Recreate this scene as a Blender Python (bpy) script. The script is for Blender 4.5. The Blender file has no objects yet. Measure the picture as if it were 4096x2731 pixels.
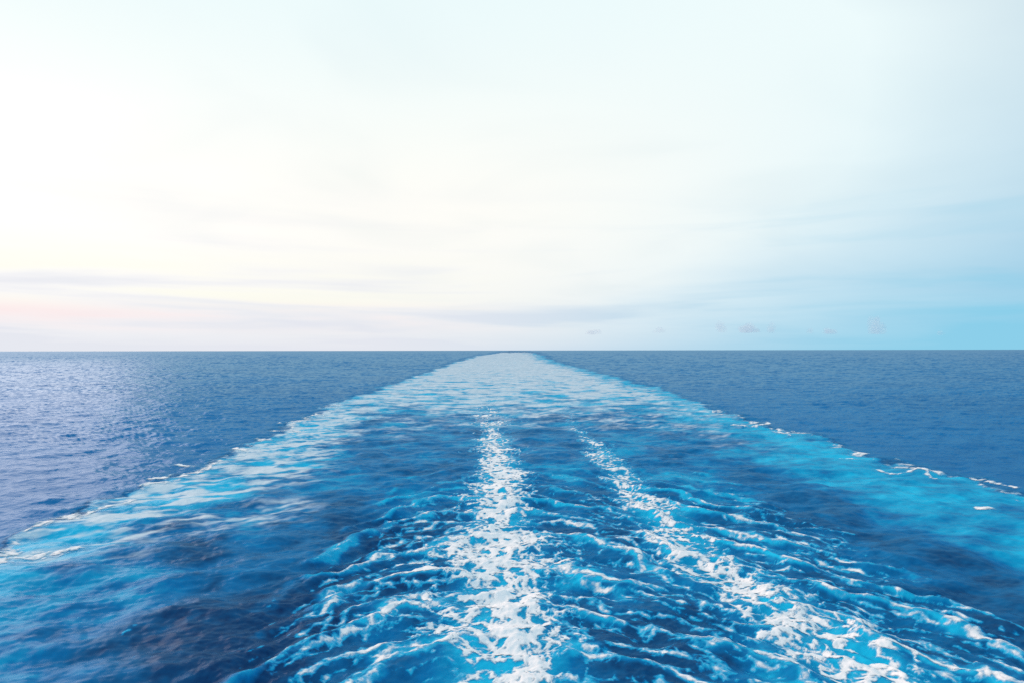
import bpy, math
import numpy as np

S = bpy.context.scene
COL = S.collection
R = math.radians
rng = np.random.default_rng(7)

# ------------------------------------------------------------------ camera
H = 14.0                                     # aft deck above the water, metres
cam_d = bpy.data.cameras.new('camera')
cam_d.sensor_width = 36.0
cam_d.lens = 24.0
cam_d.clip_start = 0.5
cam_d.clip_end = 200000.0
cam = bpy.data.objects.new('camera', cam_d)
COL.objects.link(cam)
cam.location = (0.0, 0.0, H)
cam.rotation_euler = (R(90.73), R(0.10), 0.0)
S.camera = cam

# ------------------------------------------------------------------ light, sky
SUN_AZ, SUN_EL = R(-57.0), R(14.0)            # low sun behind thin cloud, left of the frame
sun_dir = (math.sin(SUN_AZ) * math.cos(SUN_EL), math.cos(SUN_AZ) * math.cos(SUN_EL), math.sin(SUN_EL))

S.view_settings.view_transform = 'Standard'
S.view_settings.look = 'None'
S.view_settings.exposure = 0.8
S.view_settings.gamma = 1.0
S.view_settings.use_curve_mapping = False
S.render.engine = 'CYCLES'
S.cycles.max_bounces = 12
S.cycles.volume_bounces = 12
S.cycles.transparent_max_bounces = 16
S.cycles.use_denoising = False
S.cycles.sample_clamp_indirect = 4.0

sun_l = bpy.data.lights.new('sun', 'SUN')
sun_l.energy = 1.5
sun_l.angle = R(56)
sun_l.color = (1.0, 0.50, 0.40)
sun_o = bpy.data.objects.new('sun', sun_l)
COL.objects.link(sun_o)
from mathutils import Vector
sun_o.rotation_euler = Vector(sun_dir).to_track_quat('Z', 'Y').to_euler()
sun_o.location = (-60, 60, 40)

W = bpy.data.worlds.new('World')
S.world = W
W.use_nodes = True
nt = W.node_tree
nt.nodes.clear()


class G:
    """small helper for node graphs"""
    def __init__(s, tree):
        s.t = tree

    def n(s, kind, **kw):
        x = s.t.nodes.new(kind)
        for k, v in kw.items():
            setattr(x, k, v)
        return x

    def put(s, sock, v):
        if isinstance(v, bpy.types.NodeSocket):
            s.t.links.new(v, sock)
        elif v is not None:
            sock.default_value = v

    def m(s, op, a, b=None, c=None, clamp=False):
        x = s.n('ShaderNodeMath', operation=op, use_clamp=clamp)
        for i, v in enumerate((a, b, c)):
            if v is not None:
                s.put(x.inputs[i], v)
        return x.outputs[0]

    def ramp(s, v, a, b, c=0.0, d=1.0):
        x = s.n('ShaderNodeMapRange', interpolation_type='SMOOTHSTEP')
        for i, q in enumerate((v, a, b, c, d)):
            s.put(x.inputs[i], q)
        return x.outputs[0]

    def mix(s, f, a, b, blend='MIX'):
        x = s.n('ShaderNodeMix', data_type='RGBA', blend_type=blend)
        s.put(x.inputs['Factor'], f)
        for nm, v in ((6, a), (7, b)):
            if isinstance(v, tuple):
                v = (*v, 1.0) if len(v) == 3 else v
            s.put(x.inputs[nm], v)
        return x.outputs[2]

    def noise(s, vec, scale, detail=4, rough=0.5, dist=0.0):
        x = s.n('ShaderNodeTexNoise')
        s.put(x.inputs['Vector'], vec)
        s.put(x.inputs['Scale'], scale)
        s.put(x.inputs['Detail'], detail)
        s.put(x.inputs['Roughness'], rough)
        s.put(x.inputs['Distortion'], dist)
        return x.outputs['Fac']

    def vec(s, x, y, z):
        q = s.n('ShaderNodeCombineXYZ')
        for i, v in enumerate((x, y, z)):
            s.put(q.inputs[i], v)
        return q.outputs[0]


g = G(nt)
sky = g.n('ShaderNodeTexSky', sky_type='NISHITA', sun_disc=False)
sky.sun_elevation = SUN_EL
sky.sun_rotation = SUN_AZ
sky.altitude = 10
sky.air_density = 1.0
sky.dust_density = 1.0
sky.ozone_density = 2.0
tc = g.n('ShaderNodeTexCoord')
sep = g.n('ShaderNodeSeparateXYZ')
nt.links.new(tc.outputs['Generated'], sep.inputs[0])
dx, dy, dz = sep.outputs
dot = g.n('ShaderNodeVectorMath', operation='DOT_PRODUCT')
nt.links.new(tc.outputs['Generated'], dot.inputs[0])
dot.inputs[1].default_value = sun_dir
c_sun = dot.outputs['Value']
zc = g.m('MAXIMUM', dz, 0.0)
# high thin cloud sheet, seen on a plane far above: stretched towards the horizon by itself
inv = g.m('DIVIDE', 1.0, g.m('ADD', zc, 0.10))
pl = g.vec(g.m('MULTIPLY', dx, inv), g.m('MULTIPLY', dy, inv), 0.0)
sheet = g.noise(pl, 0.55, 5, 0.50, 0.6)
wisps = g.noise(pl, 1.1, 3, 0.45, 0.6)
# layered bands low over the horizon
az = g.m('ARCTAN2', dx, dy)
low = g.vec(g.m('MULTIPLY', az, 2.2), 3.7, g.m('MULTIPLY', zc, 26.0))
bands = g.noise(low, 1.0, 4, 0.5, 0.5)

veil = g.m('ADD', g.m('DIVIDE', g.m('ADD', c_sun, 0.20), 0.66), g.m('MULTIPLY', g.m('SUBTRACT', sheet, 0.5), 0.45))
veil = g.m('ADD', veil, g.ramp(zc, 0.05, 0.22, 0.0, 0.46))
veil = g.m('SUBTRACT', veil, g.ramp(zc, 0.30, 0.55, 0.0, 0.22))
veil = g.m('MINIMUM', g.m('MAXIMUM', veil, 0.12), 1.0)
SK = 1.0 / (0.15 * 2 ** 0.8)                 # display white for this background strength and exposure
# the clear air behind the cloud is read a little above the horizon; the haze layer below stands for the rest
nt.links.new(g.vec(dx, dy, g.m('ADD', g.m('MULTIPLY', zc, 0.8), 0.22)), sky.inputs[0])
clear = g.mix(1.0, sky.outputs[0], (0.92, 1.06, 0.97), 'MULTIPLY')
white = g.mix(g.ramp(c_sun, -0.10, 0.66), (0.76 * SK, 0.93 * SK, 0.98 * SK), (1.01 * SK, 1.00 * SK, 0.945 * SK))
white = g.mix(g.ramp(c_sun, 0.70, 1.0), white, (1.12 * SK, 1.08 * SK, 1.03 * SK))
white = g.mix(g.ramp(zc, 0.18, 0.48), white, (0.85 * SK, 0.97 * SK, 0.98 * SK))
shade = g.ramp(wisps, 0.42, 0.80)
white = g.mix(g.m('MULTIPLY', shade, 0.75), white, (0.90, 0.93, 0.95), 'MULTIPLY')
col = g.mix(veil, clear, white)
# haze layer right over the sea, lavender towards the sun and blue away from it
near_sun = g.ramp(c_sun, -0.05, 0.74)
hazec = g.mix(near_sun, (0.25 * SK, 0.62 * SK, 0.82 * SK), (0.78 * SK, 0.80 * SK, 0.87 * SK))
hz = g.m('MULTIPLY', g.m('POWER', 2.718, g.m('MULTIPLY', zc, -15.0)), 0.97)
hz = g.m('ADD', hz, g.m('MULTIPLY', g.m('MULTIPLY', g.ramp(bands, 0.45, 0.75), g.ramp(zc, 0.26, 0.05)), 0.60))
hz = g.m('MINIMUM', hz, 0.95)
col = g.mix(hz, col, hazec)
# rosy and cream glow between the low bands on the sun side
glow = g.m('MULTIPLY', g.ramp(c_sun, 0.40, 0.85), g.ramp(bands, 0.62, 0.38))
rose = g.m('MULTIPLY', g.m('MULTIPLY', g.ramp(zc, 0.018, 0.045), g.ramp(zc, 0.075, 0.05)), glow)
cream = g.m('MULTIPLY', g.m('MULTIPLY', g.ramp(zc, 0.045, 0.07), g.ramp(zc, 0.16, 0.09)), glow)
col = g.mix(g.m('MULTIPLY', rose, 0.8), col, (0.99 * SK, 0.80 * SK, 0.80 * SK))
col = g.mix(g.m('MULTIPLY', cream, 0.7), col, (1.0 * SK, 0.99 * SK, 0.86 * SK))
bg = g.n('ShaderNodeBackground')
bg.inputs['Strength'].default_value = 0.15
nt.links.new(col, bg.inputs['Color'])
wo = g.n('ShaderNodeOutputWorld')
nt.links.new(bg.outputs[0], wo.inputs['Surface'])

# ------------------------------------------------------------------ numeric helpers
F4 = np.float32


def sstep(a, b, x):
    t = np.clip((x - a) / (b - a), 0, 1)
    return t * t * (3 - 2 * t)


_ang = rng.uniform(0, 2 * np.pi, (256, 256)).astype(F4)
GX, GY = np.cos(_ang), np.sin(_ang)


def perlin(x, y, seed=0):
    x = x + F4(seed * 17.31 + 4000.3)
    y = y + F4(seed * 9.77 + 4000.7)
    xi = np.floor(x).astype(np.int32)
    yi = np.floor(y).astype(np.int32)
    fx = (x - xi).astype(F4)
    fy = (y - yi).astype(F4)
    x0, x1, y0, y1 = xi & 255, (xi + 1) & 255, yi & 255, (yi + 1) & 255
    u = fx * fx * fx * (fx * (fx * 6 - 15) + 10)
    v = fy * fy * fy * (fy * (fy * 6 - 15) + 10)
    a = GX[y0, x0] * fx + GY[y0, x0] * fy
    b = GX[y0, x1] * (fx - 1) + GY[y0, x1] * fy
    c = GX[y1, x0] * fx + GY[y1, x0] * (fy - 1)
    d = GX[y1, x1] * (fx - 1) + GY[y1, x1] * (fy - 1)
    return ((a + u * (b - a)) * (1 - v) + (c + u * (d - c)) * v) * 1.5


def fbm(x, y, octv=4, seed=0, gain=0.5):
    s, a, tot = 0, 1.0, 0
    for k in range(octv):
        s = s + a * perlin(x, y, seed + k)
        tot += a
        a *= gain
        x, y = x * 2.03, y * 2.03
    return s / tot


def ridged(x, y, octv=4, seed=0, gain=0.55):
    s, a, tot = 0, 1.0, 0
    for k in range(octv):
        s = s + a * (1 - 1.6 * np.abs(perlin(x, y, seed + k)))
        tot += a
        a *= gain
        x, y = x * 2.03, y * 2.03
    return s / tot


def along(Y, pts):
    """x of a line running aft, given as (x, y) points, at each distance Y"""
    p = sorted(pts, key=lambda q: q[1])
    return np.interp(np.log(Y), [math.log(q[1]) for q in p], [q[0] for q in p]).astype(F4)


def seg_dist(X, Y, pts):
    d = None
    for (ax, ay), (bx, by) in zip(pts[:-1], pts[1:]):
        vx, vy = bx - ax, by - ay
        t = np.clip(((X - ax) * vx + (Y - ay) * vy) / (vx * vx + vy * vy + 1e-9), 0, 1)
        q = np.hypot(X - ax - t * vx, Y - ay - t * vy)
        d = q if d is None else np.minimum(d, q)
    return d


# ------------------------------------------------------------------ the water grid: fine near the ship, coarse far away
q = np.concatenate([np.linspace(735, 340, 56, endpoint=False), np.linspace(340, 1.2, 850), [0.6, 0.3, 0.16]])
yr = (9558.0 / q).astype(np.float64)
tt = np.concatenate([np.linspace(-1.25, -0.82, 60, endpoint=False), np.linspace(-0.82, 0.82, 1020),
                     np.linspace(0.82, 1.25, 61)[1:]])
NR, NC = len(yr), len(tt)
Y = np.repeat(yr[:, None], NC, 1).astype(F4)
X = (yr[:, None] * tt[None, :]).astype(F4)
dist = np.hypot(X, Y)
row_step = np.gradient(yr).astype(F4)[:, None]


def slopes(z):
    zx = np.gradient(z, tt, axis=1) / yr[:, None]
    zy = np.gradient(z, yr, axis=0) - tt[None, :] * zx
    return zx.astype(F4), zy.astype(F4)


# ---- outline of the wake, metres astern
EDGE_L = [(-36.0, 13), (-38.2, 50.9), (-37.0, 60.0), (-39.3, 75.4), (-38.8, 97.1), (-41.8, 124.7), (-45.5, 167.6),
          (-51.2, 271.0), (-56.0, 477.2), (-72.0, 1000), (-91.0, 1676), (-90, 2523), (-85, 5105), (-80, 60000)]
EDGE_R = [(46.0, 13), (49.0, 65.3), (50.2, 75.4), (47.5, 89.2), (48.5, 106.6), (47.5, 121.3), (48.8, 161.4),
          (53.0, 241.2), (54.0, 392.0), (55.0, 603), (54.0, 722), (63.0, 1220), (108, 2613), (150, 5000), (200, 60000)]
es = 1 + Y / 350.0                                               # the rim frays more widely as it ages
rough_edge = es * (4.2 * fbm(X / (9 * es), Y / (13 * es), 4, 1, 0.62) + 1.6 * fbm(X / 3.2, Y / 3.5, 4, 40, 0.65))
dL = X + rough_edge - along(Y, EDGE_L)
dR = along(Y, EDGE_R) - (X + es * (3.4 * fbm(X / (9 * es), Y / (12 * es), 4, 9, 0.62) + 1.6 * fbm(X / 3.2, Y / 3.5, 4, 44, 0.65)))
soft = 0.7 + Y / 130.0
inw = sstep(-soft, soft, dL) * sstep(-soft, soft, dR)            # 1 inside the wake
far_end = sstep(7500, 2400, Y + 700 * fbm(X / 60, Y / 900, 2, 77))

# ---- wind waves: many small wave trains, heights and slopes summed
z = np.zeros_like(X)
zx = np.zeros_like(X)
zy = np.zeros_like(X)
calm = 1.0 - 0.12 * inw * sstep(220, 60, Y)
gust = 1.0 + 0.65 * fbm(X / 45, Y / 100, 3, 5)
NW = 110
lam = np.exp(np.linspace(math.log(0.35), math.log(16.0), NW)) * rng.uniform(0.95, 1.05, NW)
for l in lam:
    th = R(70) + rng.normal(0, 0.75)                             # wind from ahead-left
    k = 2 * np.pi / l
    sl = 0.175 * math.sqrt(2.0 / NW) * (1.0 if l < 6 else (6 / l) ** 0.8) * (min(1.0, l / 0.6))
    kx, ky = k * math.cos(th), k * math.sin(th)
    ph = X * F4(kx) + Y * F4(ky) + F4(rng.uniform(0, 6.28))
    keep = np.clip(l / (2.2 * row_step) - 0.6, 0, 1)             # heights the grid can carry
    c, s = np.cos(ph), np.sin(ph)
    c *= np.clip(l / (0.0052 * Y) - 0.15, 0, 1)                    # slopes finer than the grid go into the roughness
    w = gust * (calm if l < 5 else 1.0)
    z += F4(sl / k) * keep * s * w
    zx += F4(sl * math.cos(th)) * c * w
    zy += F4(sl * math.sin(th)) * c * w

# ---- waves thrown up inside the wake
CEN = [(-0.1, 13), (-0.2, 28.7), (-0.4, 32.5), (-0.7, 36.8), (-1.0, 41.7), (-0.8, 49.2), (-1.3, 63.4), (-1.2, 74.2),
       (-2.1, 93.0), (-3.5, 118.0), (-5.4, 150.4), (-8, 400), (-5, 60000)]
SEC = [(16, 13), (15.8, 28.7), (15.6, 32.5), (15.1, 35.1), (14.2, 41.0), (12.2, 45.2), (12.8, 56.9), (11.8, 67.3),
       (12.2, 85.8), (11.9, 101.6), (11.4, 128.4), (12.8, 161.4), (14, 400), (20, 60000)]
xc = along(Y, CEN)
xs = along(Y, SEC)
w1x, w1y = fbm(X / 5, Y / 5, 3, 11), fbm(X / 5, Y / 5, 3, 15)
w2 = fbm(X / 14, Y / 14, 3, 19)
ux = X - xc
au = np.abs(ux + 1.2 * w1y)
bow = np.where(au < 11, 8.5 * (np.minimum(au, 11) / 11) ** 2.6, 8.5 + 1.7 * (au - 11))
bow = np.where(ux > 0, 0.85 * bow, bow)
arc_q = (Y + bow + 3.2 * w1x + 4.0 * w2) / 6.4
arc_c = np.cos(2 * np.pi * arc_q)
arc2_c = np.cos(2 * np.pi * ((Y + 0.8 * bow + 2.2 * w1y) / 2.9 + 0.3))
side = sstep(-17, -11, X + 2.0 * w1y) * sstep(29, 22, X + 2.0 * w1x)  # the churned middle
nearw = sstep(92, 52, Y)
patch = fbm(X / 7.5, Y / 7.5, 3, 81)
crest = np.exp(1.3 * (arc_c - 1)) * np.clip(0.75 + 0.9 * patch, 0.15, 1.2)                                # peaked crests, wide troughs
zm = (0.36 * (crest - 0.35) + 0.08 * arc2_c) * side ** 2 * nearw
zm += 0.20 * fbm(X / 1.9, Y / 2.1, 4, 23, 0.6) * side * sstep(150, 40, Y)
zm += 0.05 * (crest - 0.35) * inw * sstep(190, 80, Y) * (1 - side)
# long smooth swells in the outer bands
swl = np.cos(2 * np.pi * ((Y * 0.80 - X * 0.60) / 11.0 + 0.8 * w2 + 0.25 * w1x))
zm += 0.13 * swl * inw * (1 - side) * sstep(210, 60, Y)
swr = np.cos(2 * np.pi * ((Y * 0.90 + X * 0.45) / 12.0 + 0.8 * w2))
zm += 0.05 * swr * inw * (1 - side) * sstep(210, 60, Y) * (X > 0)
zm += 0.16 * fbm(X / 3.5, Y / 2.6, 4, 29, 0.55) * inw * sstep(260, 120, Y)
mx, my = slopes(zm)
z += zm
zx += mx
zy += my
# short chop all over the wake, slopes only where the grid is too coarse for heights
chop_k = (0.35 + 0.65 * sstep(110, 220, Y)) * inw
for l in np.exp(np.linspace(math.log(2.0), math.log(14.0), 24)):
    th = R(90) + rng.normal(0, 0.45)
    ph = X * F4(2 * np.pi / l * math.cos(th)) + Y * F4(2 * np.pi / l * math.sin(th)) + F4(rng.uniform(0, 6.28))
    c = np.cos(ph) * chop_k * F4(0.030)
    zx += F4(math.cos(th)) * c
    zy += F4(math.sin(th)) * c

# ------------------------------------------------------------------ foam and bubbles
lace = ridged(X / 1.15 + 0.8 * w1x, Y / 1.3 + 0.8 * w1y, 4, 51, 0.65)
lace_f = ridged(X / 0.55 + 1.2 * w1x, Y / 0.6 + 1.2 * w1y, 2, 61)
clump = fbm(X / 3.2 + w1y, Y / 4.0 + w1x, 4, 71, 0.6)
speck = fbm(X / 1.1 + w1x, Y / 1.2, 3, 85, 0.65)

# main trail, straight astern
wc = np.interp(yr, [13, 28, 37, 45, 55, 75, 95, 125, 160], [3.0, 3.0, 3.0, 3.6, 2.8, 2.2, 2.4, 3.2, 4.5]).astype(F4)[:, None]
wc = wc * (1.0 + 0.75 * fbm(Y / 9.0, 0 * X + 3.3, 3, 151))
e_c = 1 - np.abs(ux + 1.3 * w1x + 0.7 * clump) / wc
t_c = e_c * 0.80 + 2.5 * (lace - 0.60) + 0.95 * clump + 0.7 * speck + 0.01 + 0.35 * (crest - 0.4)
t_c = np.maximum(t_c, 1.5 * (crest - 0.55) + 0.9 * (lace - 0.6) + 0.8 * speck - np.abs(ux) / 9.0)
t_c = t_c - 0.50 * sstep(70, 130, Y) - 1.3 * sstep(120, 270, Y) - 0.8 * patch * sstep(70, 110, Y)
t_c = np.where(e_c < -1.6, -1, t_c + 0.5 * np.minimum(e_c, 0))
# second trail, breaking up towards the ship
wsd = np.interp(yr, [13, 28, 33, 40, 50, 70, 100, 128, 160], [3.0, 3.0, 2.9, 2.7, 2.6, 1.9, 1.7, 1.7, 2.2]).astype(F4)[:, None]
us = X - xs
wsd = wsd * (1.0 + 0.75 * fbm(Y / 8.0, 0 * X + 7.7, 3, 155))
e_s = 1 - np.abs(us + 1.4 * w1y + 0.8 * clump) / wsd
t_s = e_s * 0.60 + 2.5 * (lace - 0.60) + 1.0 * clump + 0.7 * speck - 0.16 + 0.40 * (crest - 0.45)
t_s = t_s - 0.50 * sstep(70, 130, Y) - 1.3 * sstep(120, 270, Y) - 0.8 * patch * sstep(70, 110, Y)
t_s = np.where(e_s < -1.6, -1, t_s + 0.5 * np.minimum(e_s, 0))
# foam carried on the crests of the thrown-up waves
lat_l = sstep(-15, -8.5, X + 2.0 * w1x) * sstep(1.0, -2.0, ux)
lat_m = sstep(0.0, 2.0, ux) * sstep(1.0, -1.0, us)
lat_r = sstep(-1.0, 1.0, us) * sstep(29, 22, X + 2.0 * w1y)
ph2 = (Y + 0.9 * bow + 3.0 * w1y + 1.5 * w2) / 2.7 + 0.3
ph3 = (Y + 0.8 * bow - 2.4 * w1x + 2.0 * w2) / 1.5
line1 = 1 - 6.4 * np.abs(arc_q - np.round(arc_q)) / 0.95
line2 = 1 - 2.7 * np.abs(ph2 - np.round(ph2)) / 0.55
line3 = 1 - 1.5 * np.abs(ph3 - np.round(ph3)) / 0.36
patch2 = fbm(X / 4.5, Y / 4.5, 3, 111)
arcs = np.maximum.reduce([0.85 * line1 + 0.9 * patch, 0.62 * line2 + 1.1 * patch2 - 0.10, 0.50 * line3 - 0.9 * patch2 - 0.16])
arcs = arcs + 0.45 * speck + 1.2 * (lace - 0.60) - 0.47
fade_a = sstep(104, 46, Y + 10 * patch)
t_al = arcs + 0.08 - 1.2 * (1 - lat_l) - 1.3 * (1 - fade_a)
t_am = arcs + 0.03 - 1.2 * (1 - lat_m) - 1.3 * (1 - fade_a)
t_ar = arcs + 0.03 - 1.2 * (1 - lat_r) - 1.3 * (1 - fade_a)
# thin foam thrown along the outer edges
edge_l = np.exp(-((dL - 1.2) / 1.5) ** 2)
t_el = edge_l * 0.9 + 1.0 * clump + 0.6 * (lace - 0.6) + 0.7 * patch + 0.6 * speck - 0.72
t_el = np.where((dL < -0.8) | (dL > 6), -1, t_el) - 1.5 * sstep(150, 260, Y)
edge_r = np.exp(-((dR - 0.9) / 1.1) ** 2)
t_er = edge_r * 0.9 + 1.0 * clump + 0.6 * (lace - 0.6) + 0.8 * patch - 0.84
t_er = np.where((dR < -0.8) | (dR > 5), -1, t_er) - 1.5 * sstep(150, 260, Y)

# bubbles under the surface (turquoise) and thin foam with painted sky reflections on it
aer = 0.92 * np.exp(-(ux / 3.6) ** 2) * sstep(260, 60, Y + 20 * patch)
aer = np.maximum(aer, 0.85 * np.exp(-(us / 3.4) ** 2) * sstep(200, 70, Y + 20 * patch))
aer = np.maximum(aer, (0.26 + 0.62 * sstep(0.22, 0.75, crest + 0.3 * speck) + 0.3 * patch) * side ** 2 * sstep(110, 60, Y))
streak_b = fbm((X * 0.85 + Y * 0.5) / 9, (Y * 0.85 - X * 0.5) / 3.0, 4, 141, 0.65)
band_l = sstep(-0.5, 1.5, dL) * sstep(24, 8, dL + 8 * w2)
band_r = sstep(-0.5, 1.5, dR) * sstep(28, 9, dR + 8 * w2)
aer = np.maximum(aer, (0.82 + 0.4 * streak_b) * band_l)
aer = np.maximum(aer, (0.86 + 0.35 * streak_b) * band_r)
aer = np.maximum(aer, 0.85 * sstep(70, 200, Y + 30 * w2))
aer = np.maximum(aer, 0.12 + 0.38 * sstep(36, 80, Y) + 0.26 * sstep(16, 28, X) * sstep(80, 36, Y))
aer = np.clip(aer + 0.46 * fbm(X / 9, Y / 12, 4, 91) + 0.30 * fbm(X / 3.2 + w1y, Y / 2.6, 3, 131, 0.6) * sstep(260, 120, Y), 0.0, 1.1)
aer = np.maximum(aer, 0.10 + 0.18 * sstep(40, 75, Y) + 0.06 * sstep(-10, 5, X))
aer = aer * inw * (1 - sstep(2500, 4500, Y) * 0.6)
for tf in (t_c, t_s, t_al, t_am, t_ar):
    aer = np.maximum(aer, 0.95 * sstep(-0.50, 0.10, tf))
film_sheen = (0.80 * sstep(50, 260, Y + 40 * w2) + 0.22 * sstep(220, 600, Y)) * far_end
film_sheen = np.maximum(film_sheen, 0.62 * sstep(-0.5, 2, dL) * sstep(24, 5, dL + 7 * w2) * sstep(35, 60, Y))  # left band: thin foam plus pale sky reflections painted in as colour
film_sheen = np.maximum(film_sheen, 0.30 * band_r * sstep(85, 200, Y))
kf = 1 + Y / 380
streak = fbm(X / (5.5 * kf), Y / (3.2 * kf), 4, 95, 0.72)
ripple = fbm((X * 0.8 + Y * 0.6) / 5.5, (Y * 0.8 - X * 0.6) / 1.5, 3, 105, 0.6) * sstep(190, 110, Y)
film_sheen = np.clip(film_sheen * (1.0 + (2.6 - 1.4 * sstep(180, 420, Y)) * streak + 2.6 * ripple) - 0.55 * sstep(0.05, 0.5, fbm(X / 20, Y / 14, 3, 99)) * sstep(700, 200, Y), 0, 1)
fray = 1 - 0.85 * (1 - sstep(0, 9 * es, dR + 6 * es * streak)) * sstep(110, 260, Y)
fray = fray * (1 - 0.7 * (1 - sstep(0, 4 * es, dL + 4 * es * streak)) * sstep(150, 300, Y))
film_sheen = film_sheen * inw * far_end * fray

# ------------------------------------------------------------------ normals
back = 0.75 * H / np.maximum(dist, 1.0)                          # far wave backs are hidden behind their own crests
rad = (zx * X + zy * Y) / dist                                   # slope away from the ship


def normals(ax, ay):
    r = (ax * X + ay * Y) / dist
    lim = np.maximum(-back, -0.9)
    over = np.minimum(r - lim, 0) * sstep(60, 160, dist)
    bx, by = ax - over * X / dist, ay - over * Y / dist
    n = np.stack([-bx, -by, np.ones_like(bx)], -1)
    return n / np.linalg.norm(n, axis=-1, keepdims=True)


N0 = normals(zx, zy)
rough = np.clip(0.20 + 0.13 * sstep(60, 400, dist) + 0.20 * sstep(300, 2000, dist), 0, 1)


# ------------------------------------------------------------------ materials
def principled(name):
    m = bpy.data.materials.new(name)
    m.use_nodes = True
    m.node_tree.nodes.clear()
    gg = G(m.node_tree)
    out = gg.n('ShaderNodeOutputMaterial')
    bs = gg.n('ShaderNodeBsdfPrincipled')
    m.node_tree.links.new(bs.outputs[0], out.inputs['Surface'])
    return m, gg, bs, out


def attr(gg, nm):
    return gg.n('ShaderNodeAttribute', attribute_name=nm).outputs['Fac']


def water(name, build):
    """body colour under a tinted, fresnel weighted sky reflection"""
    m = bpy.data.materials.new(name)
    m.use_nodes = True
    m.node_tree.nodes.clear()
    gg = G(m.node_tree)
    out = gg.n('ShaderNodeOutputMaterial')
    base, rgh, ior, amount = build(gg)
    di = gg.n('ShaderNodeBsdfDiffuse')
    gg.put(di.inputs['Color'], base)
    gl = gg.n('ShaderNodeBsdfGlossy')
    gl.inputs['Color'].default_value = (0.27, 0.45, 0.58, 1)
    gg.put(gl.inputs['Roughness'], rgh)
    fr = gg.n('ShaderNodeFresnel')
    fr.inputs['IOR'].default_value = ior
    mx_ = gg.n('ShaderNodeMixShader')
    gg.put(mx_.inputs[0], gg.m('MULTIPLY', fr.outputs[0], amount))
    m.node_tree.links.new(di.outputs[0], mx_.inputs[1])
    m.node_tree.links.new(gl.outputs[0], mx_.inputs[2])
    m.node_tree.links.new(mx_.outputs[0], out.inputs['Surface'])
    return m


def sea_build(gg):
    pos = gg.n('ShaderNodeNewGeometry').outputs['Position']
    base = gg.mix(gg.ramp(gg.noise(pos, 0.02, 3), 0.35, 0.65), (0.001, 0.150, 0.405), (0.0015, 0.175, 0.450))
    return base, attr(gg, 'roughness_map'), 1.333, 0.66


def wake_build(gg):
    pos = gg.n('ShaderNodeNewGeometry').outputs['Position']
    fine = gg.noise(pos, 2.2, 4, 0.6)
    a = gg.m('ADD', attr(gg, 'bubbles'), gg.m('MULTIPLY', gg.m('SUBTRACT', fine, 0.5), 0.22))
    cr = gg.n('ShaderNodeValToRGB')
    e = cr.color_ramp.elements
    e[0].position, e[0].color = 0.02, (0.006, 0.027, 0.105, 1)
    e[1].position, e[1].color = 1.0, (0.010, 0.520, 0.820, 1)
    k = e.new(0.5)
    k.color = (0.003, 0.185, 0.450, 1)
    gg.put(cr.inputs[0], a)
    fl = gg.ramp(gg.m('ADD', attr(gg, 'foam_film_sheen'), gg.m('MULTIPLY', gg.m('SUBTRACT', fine, 0.5), 0.20)), 0.12, 0.90)
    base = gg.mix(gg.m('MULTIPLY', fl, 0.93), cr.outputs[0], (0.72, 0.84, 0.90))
    return base, gg.m('ADD', attr(gg, 'roughness_map'), gg.m('ADD', gg.m('MULTIPLY', fl, 0.35), 0.08)), 1.333, 0.48


m_sea = water('sea_water', sea_build)
m_wake = water('churned_water', wake_build)

m_foam, gg, bs, out = principled('sea_foam')
pos = gg.n('ShaderNodeNewGeometry').outputs['Position']
t = attr(gg, 'foam_cover')
bub = gg.m('ADD', gg.m('MULTIPLY', gg.noise(pos, 2.6, 3, 0.6), 0.6), gg.m('MULTIPLY', gg.noise(pos, 7.0, 2, 0.6), 0.4))
al = gg.ramp(gg.m('ADD', t, gg.m('MULTIPLY', gg.m('SUBTRACT', bub, 0.5), 0.85)), 0.03, 0.76)
gg.put(bs.inputs['Base Color'], gg.mix(gg.ramp(t, 0.10, 0.60), (0.20, 0.64, 0.86), (0.90, 0.95, 0.97)))
bs.inputs['Roughness'].default_value = 0.75
bs.inputs['IOR'].default_value = 1.25
gg.put(bs.inputs['Alpha'], al)
bmp = gg.n('ShaderNodeBump')
bmp.inputs['Strength'].default_value = 0.25
bmp.inputs['Distance'].default_value = 0.08
gg.put(bmp.inputs['Height'], bub)
gg.put(bs.inputs['Normal'], bmp.outputs[0])


# ------------------------------------------------------------------ meshes out of the grid
def sheet_object(name, face, zz, nrm, mat, attrs):
    """mesh from the grid cells where face is True"""
    j, i = np.nonzero(face)
    a0 = j * NC + i
    quad = np.stack([a0, a0 + 1, a0 + NC + 1, a0 + NC], -1)
    used, idx = np.unique(quad.ravel(), return_inverse=True)
    co = np.stack([X.ravel()[used], Y.ravel()[used], zz.ravel()[used]], -1).astype(F4)
    me = bpy.data.meshes.new(name)
    nf = len(quad)
    me.vertices.add(len(used))
    me.vertices.foreach_set('co', co.ravel())
    me.loops.add(nf * 4)
    me.loops.foreach_set('vertex_index', idx.astype(np.int32).ravel())
    me.polygons.add(nf)
    me.polygons.foreach_set('loop_start', np.arange(0, nf * 4, 4, dtype=np.int32))
    me.polygons.foreach_set('use_smooth', np.ones(nf, dtype=bool))
    for an, av in attrs.items():
        at = me.attributes.new(an, 'FLOAT', 'POINT')
        at.data.foreach_set('value', np.ascontiguousarray(av.ravel()[used], dtype=F4))
    me.update(calc_edges=True)
    me.normals_split_custom_set_from_vertices(nrm.reshape(-1, 3)[used])
    me.materials.append(mat)
    o = bpy.data.objects.new(name, me)
    COL.objects.link(o)
    return o


def tag(o, label, cat, group=None, kind=None):
    o['label'] = label
    o['category'] = cat
    if group:
        o['group'] = group
    if kind:
        o['kind'] = kind
    return o


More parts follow.
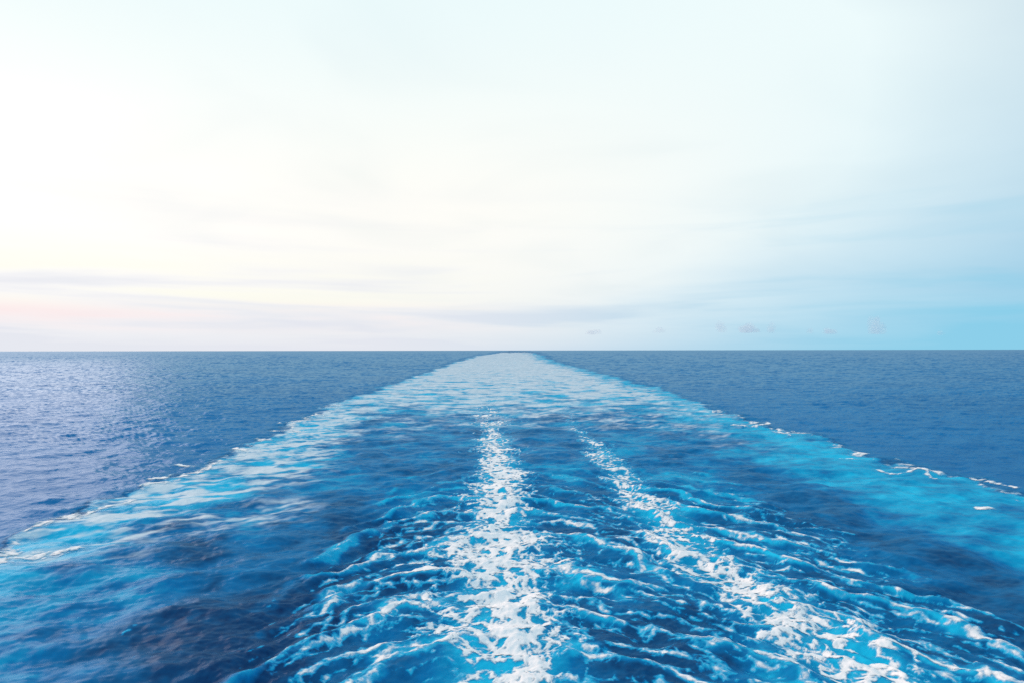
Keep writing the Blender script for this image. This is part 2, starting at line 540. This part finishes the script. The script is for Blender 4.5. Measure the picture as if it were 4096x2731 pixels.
def cells(v):
    return np.maximum(np.maximum(v[:-1, :-1], v[1:, :-1]), np.maximum(v[:-1, 1:], v[1:, 1:]))


in_cell = cells(inw * (Y < 9000)) > 0.02
sea = sheet_object('sea', ~in_cell, z, N0, m_sea, {'roughness_map': rough})
sea['kind'] = 'structure'
sea['label'] = 'rippled open sea on both sides of the wake out to the horizon'
sea['category'] = 'sea'
# where the wake thins out at its rim it has the colour of the open sea
rim = sstep(0.0, 0.5, inw)
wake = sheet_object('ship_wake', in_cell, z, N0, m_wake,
                    {'roughness_map': rough, 'bubbles': np.maximum(aer, 0.46 * (1 - sstep(0.3, 1.0, inw))), 'foam_film_sheen': film_sheen})
tag(wake, 'broad churned turquoise wake fanning from the horizon to the bottom edge', 'wake', kind='stuff')


def foam(name, t, label, cat, thick=0.10, group=None, kind=None):
    t = np.clip(t, -0.2, 1.0).astype(F4)
    cov = np.clip((t + 0.18) / 1.05, 0, 1)
    lift = 0.015 + thick * np.minimum(cov, 0.8) * (0.55 + 0.45 * np.clip(lace_f, 0, 1))
    lx, ly = slopes(np.where(t > -0.18, thick * np.minimum(cov, 0.8) * (0.55 + 0.45 * np.clip(lace_f, 0, 1)), 0))
    near = sstep(170, 70, dist)
    n = normals(zx * 0.9 + lx * near * 0.8, zy * 0.9 + ly * near * 0.8)
    o = sheet_object(name, cells(t) > -0.15, z + lift, n, m_foam, {'foam_cover': cov})
    return tag(o, label, cat, group, kind)


best = np.maximum.reduce([t_c, t_s, t_al, t_am, t_ar])


def own(t):
    return np.where(t >= best - 1e-6, t, -0.2)


foam('foam_trail', own(t_c), 'thick white foam trail running straight up the middle of the wake', 'foam', 0.07, 'foam trails', 'stuff')
foam('foam_trail', own(t_s), 'white foam trail slanting down to the right, breaking up near the bottom edge', 'foam', 0.07, 'foam trails', 'stuff')
foam('foam_lace', own(t_al), 'lacy arcs of foam on wave crests left of the middle foam trail', 'foam', 0.05, 'foam on the wake waves', 'stuff')
foam('foam_lace', own(t_am), 'lacy arcs of foam on wave crests between the two foam trails', 'foam', 0.05, 'foam on the wake waves', 'stuff')
foam('foam_lace', own(t_ar), 'scattered foam streaks on dark waves right of the slanting foam trail', 'foam', 0.05, 'foam on the wake waves', 'stuff')
foam('edge_foam', t_el, 'broken white foam fringe along the left edge of the wake', 'foam', 0.08, 'foam along the wake edges', 'stuff')
foam('edge_foam', t_er, 'sparse foam flecks along the right edge of the wake', 'foam', 0.08, 'foam along the wake edges', 'stuff')

CRESTS = [
    ([(42.6, 149.3), (45.5, 148.3)], 1.0, 'short pale breaking crest on the right wake edge, the farthest one there'),
    ([(41.6, 129.1), (41.9, 123.3)], 0.8, 'slanting white crest just inside the right wake edge, left of a rising one'),
    ([(43.8, 123.3), (46.7, 127.6), (49.2, 131.4)], 0.8, 'white crest rising to the right on the right wake edge'),
    ([(46.9, 120.6), (45.6, 116.1), (45.9, 112.6)], 0.7, 'hook shaped white crest on the right wake edge below the rising one'),
    ([(47.1, 106.0), (47.9, 104.0)], 0.7, 'small white crest on the right wake edge midway to the frame edge'),
    ([(42.3, 87.8), (43.5, 87.5)], 0.55, 'faint foam fleck inside the right wake edge on smooth turquoise water'),
    ([(46.2, 91.5), (47.8, 92.2)], 0.65, 'small rounded white crest on the right edge above the long curled one'),
    ([(43.0, 81.0), (43.0, 78.7), (43.9, 77.8), (45.8, 78.7), (48.2, 81.0), (47.8, 78.7), (46.5, 76.0), (45.8, 73.7)], 0.42,
     'long thin curled line of white foam on the right wake edge'),
    ([(50.0, 74.7), (50.6, 73.9)], 0.5, 'tiny white crest on the right edge between the curled line and the frame'),
    ([(50.6, 72.0), (51.0, 70.1), (50.8, 69.0)], 0.45, 'slanting white crest nearest the right border of the picture'),
    ([(41.3, 59.8), (42.2, 59.8)], 0.5, 'lone white fleck on blue water near the right border below the wake edge'),
    ([(-35.9, 47.9), (-33.7, 47.3), (-32.3, 47.5), (-31.2, 48.6)], 1.1, 'broad smeared white foam patch at the left border of the picture'),
    ([(-36.5, 59.3), (-36.7, 61.5), (-36.6, 62.7), (-35.7, 64.6)], 0.6, 'long white breaking crest on the left wake edge above the broad patch'),
    ([(-39.4, 74.7), (-38.2, 75.4)], 0.8, 'bright white crest at a point where the left wake edge juts out'),
    ([(-41.2, 84.4), (-38.8, 82.8)], 0.7, 'white crest on the left wake edge just above the jutting one'),
    ([(-39.9, 98.4), (-36.6, 94.2)], 0.7, 'slanting white crest halfway along the left wake edge'),
    ([(-39.9, 120.0), (-37.4, 119.3)], 0.9, 'flat white crest inside the left wake edge, lower of two close ones'),
    ([(-44.9, 132.2), (-44.1, 133.0)], 0.7, 'small white crest on the left wake edge, upper of two close ones'),
    ([(-43.0, 149.3), (-40.8, 147.3)], 0.9, 'short white crest on the left wake edge, second from its far end'),
    ([(-46.8, 170.2), (-46.0, 177.0)], 0.9, 'pale crest at the far end of the white left wake edge'),
]
ry, rx = np.arange(NR), np.arange(NC)
for pts, wd, label in CRESTS:
    d = seg_dist(X + 0.5 * w1x + 0.25 * clump, Y + 0.9 * w1y, pts)
    tk = (0.62 if wd < 1.05 else 0.42) - 0.8 * d / wd + 1.2 * (lace - 0.6) + 0.7 * clump + 0.7 * speck
    tk = np.where(d > 2.2 * wd, -0.2, tk)
    foam('breaking_crest', tk, label, 'breaking crest', 0.12, 'breaking crests along the wake edges')

# ------------------------------------------------------------------ small fair-weather clouds far out on the right
m_cl = bpy.data.materials.new('cloud_vapour')
m_cl.use_nodes = True
m_cl.node_tree.nodes.clear()
gg = G(m_cl.node_tree)
out = gg.n('ShaderNodeOutputMaterial')
pv = gg.n('ShaderNodeVolumePrincipled')
pv.inputs['Color'].default_value = (0.94, 0.99, 1.0, 1)
pv.inputs['Density'].default_value = 0.0010
pv.inputs['Anisotropy'].default_value = 0.1
m_cl.node_tree.links.new(pv.outputs[0], out.inputs['Volume'])


def ico(n):
    import bmesh
    bm = bmesh.new()
    bmesh.ops.create_icosphere(bm, subdivisions=n, radius=1.0)
    me = bpy.data.meshes.new('puff')
    bm.to_mesh(me)
    bm.free()
    return me


def cloud(x, zc_, y, w, h, label, seed):
    r = np.random.default_rng(seed)
    me = ico(5)
    me.name = 'cloud'
    n = len(me.vertices)
    v = np.empty(n * 3, F4)
    me.vertices.foreach_get('co', v)
    v = v.reshape(-1, 3)
    rr = np.full(n, 0.42)
    for _ in range(16):                                          # billows: radial union of lumps round the core
        a_, e_ = r.uniform(0, 6.28), r.uniform(-0.1, 1.3)
        c = np.array([math.cos(a_) * math.cos(e_), math.sin(a_) * math.cos(e_), math.sin(e_)]) * r.uniform(0.35, 0.68)
        R_ = r.uniform(0.22, 0.40)
        b = v @ c
        disc = b * b - (c @ c - R_ * R_)
        hit = np.where(disc > 0, b + np.sqrt(np.maximum(disc, 0)), 0)
        rr = np.maximum(rr, hit)
    rr = rr + 0.05 * np.sin(9 * v[:, 0] + seed) * np.sin(8 * v[:, 1]) * np.sin(10 * v[:, 2] + 2)
    p = v * rr[:, None]
    p[:, 2] = np.where(p[:, 2] < -0.18, -0.18 + 0.25 * (p[:, 2] + 0.18), p[:, 2])
    p *= np.array([w * 0.68, w * 0.6, h * 1.0])
    me.vertices.foreach_set('co', p.astype(F4).ravel())
    me.polygons.foreach_set('use_smooth', np.ones(len(me.polygons), dtype=bool))
    me.update()
    me.materials.append(m_cl)
    o = bpy.data.objects.new('cloud', me)
    COL.objects.link(o)
    o.location = (x, y, zc_)
    tag(o, label, 'cloud', 'small clouds over the right horizon')
    return o


D = 26000.0
for k, (px, pz, w, h, label) in enumerate([
    (3070, 620, 620, 200, 'pale flat cloud just right of the far end of the wake'),
    (5600, 690, 400, 230, 'faint puff of cloud second from the far end of the wake'),
    (7950, 740, 420, 420, 'small upright puff left of the wide twin cloud'),
    (9000, 720, 860, 360, 'wide twin topped little cloud, widest of the row'),
    (9920, 720, 370, 390, 'small bright puff right of the wide twin cloud'),
    (11380, 660, 260, 220, 'tiny puff left of a low flat cloud, midway to the tallest cloud'),
    (12050, 640, 560, 260, 'low flat cloud between the tiny puff and the tallest cloud'),
    (13910, 730, 600, 700, 'tallest and brightest small cloud over the right horizon'),
    (16330, 580, 230, 200, 'tiny puff of cloud nearest the right border'),
]):
    cloud(px, pz + H, D, w, h, label, 100 + k)
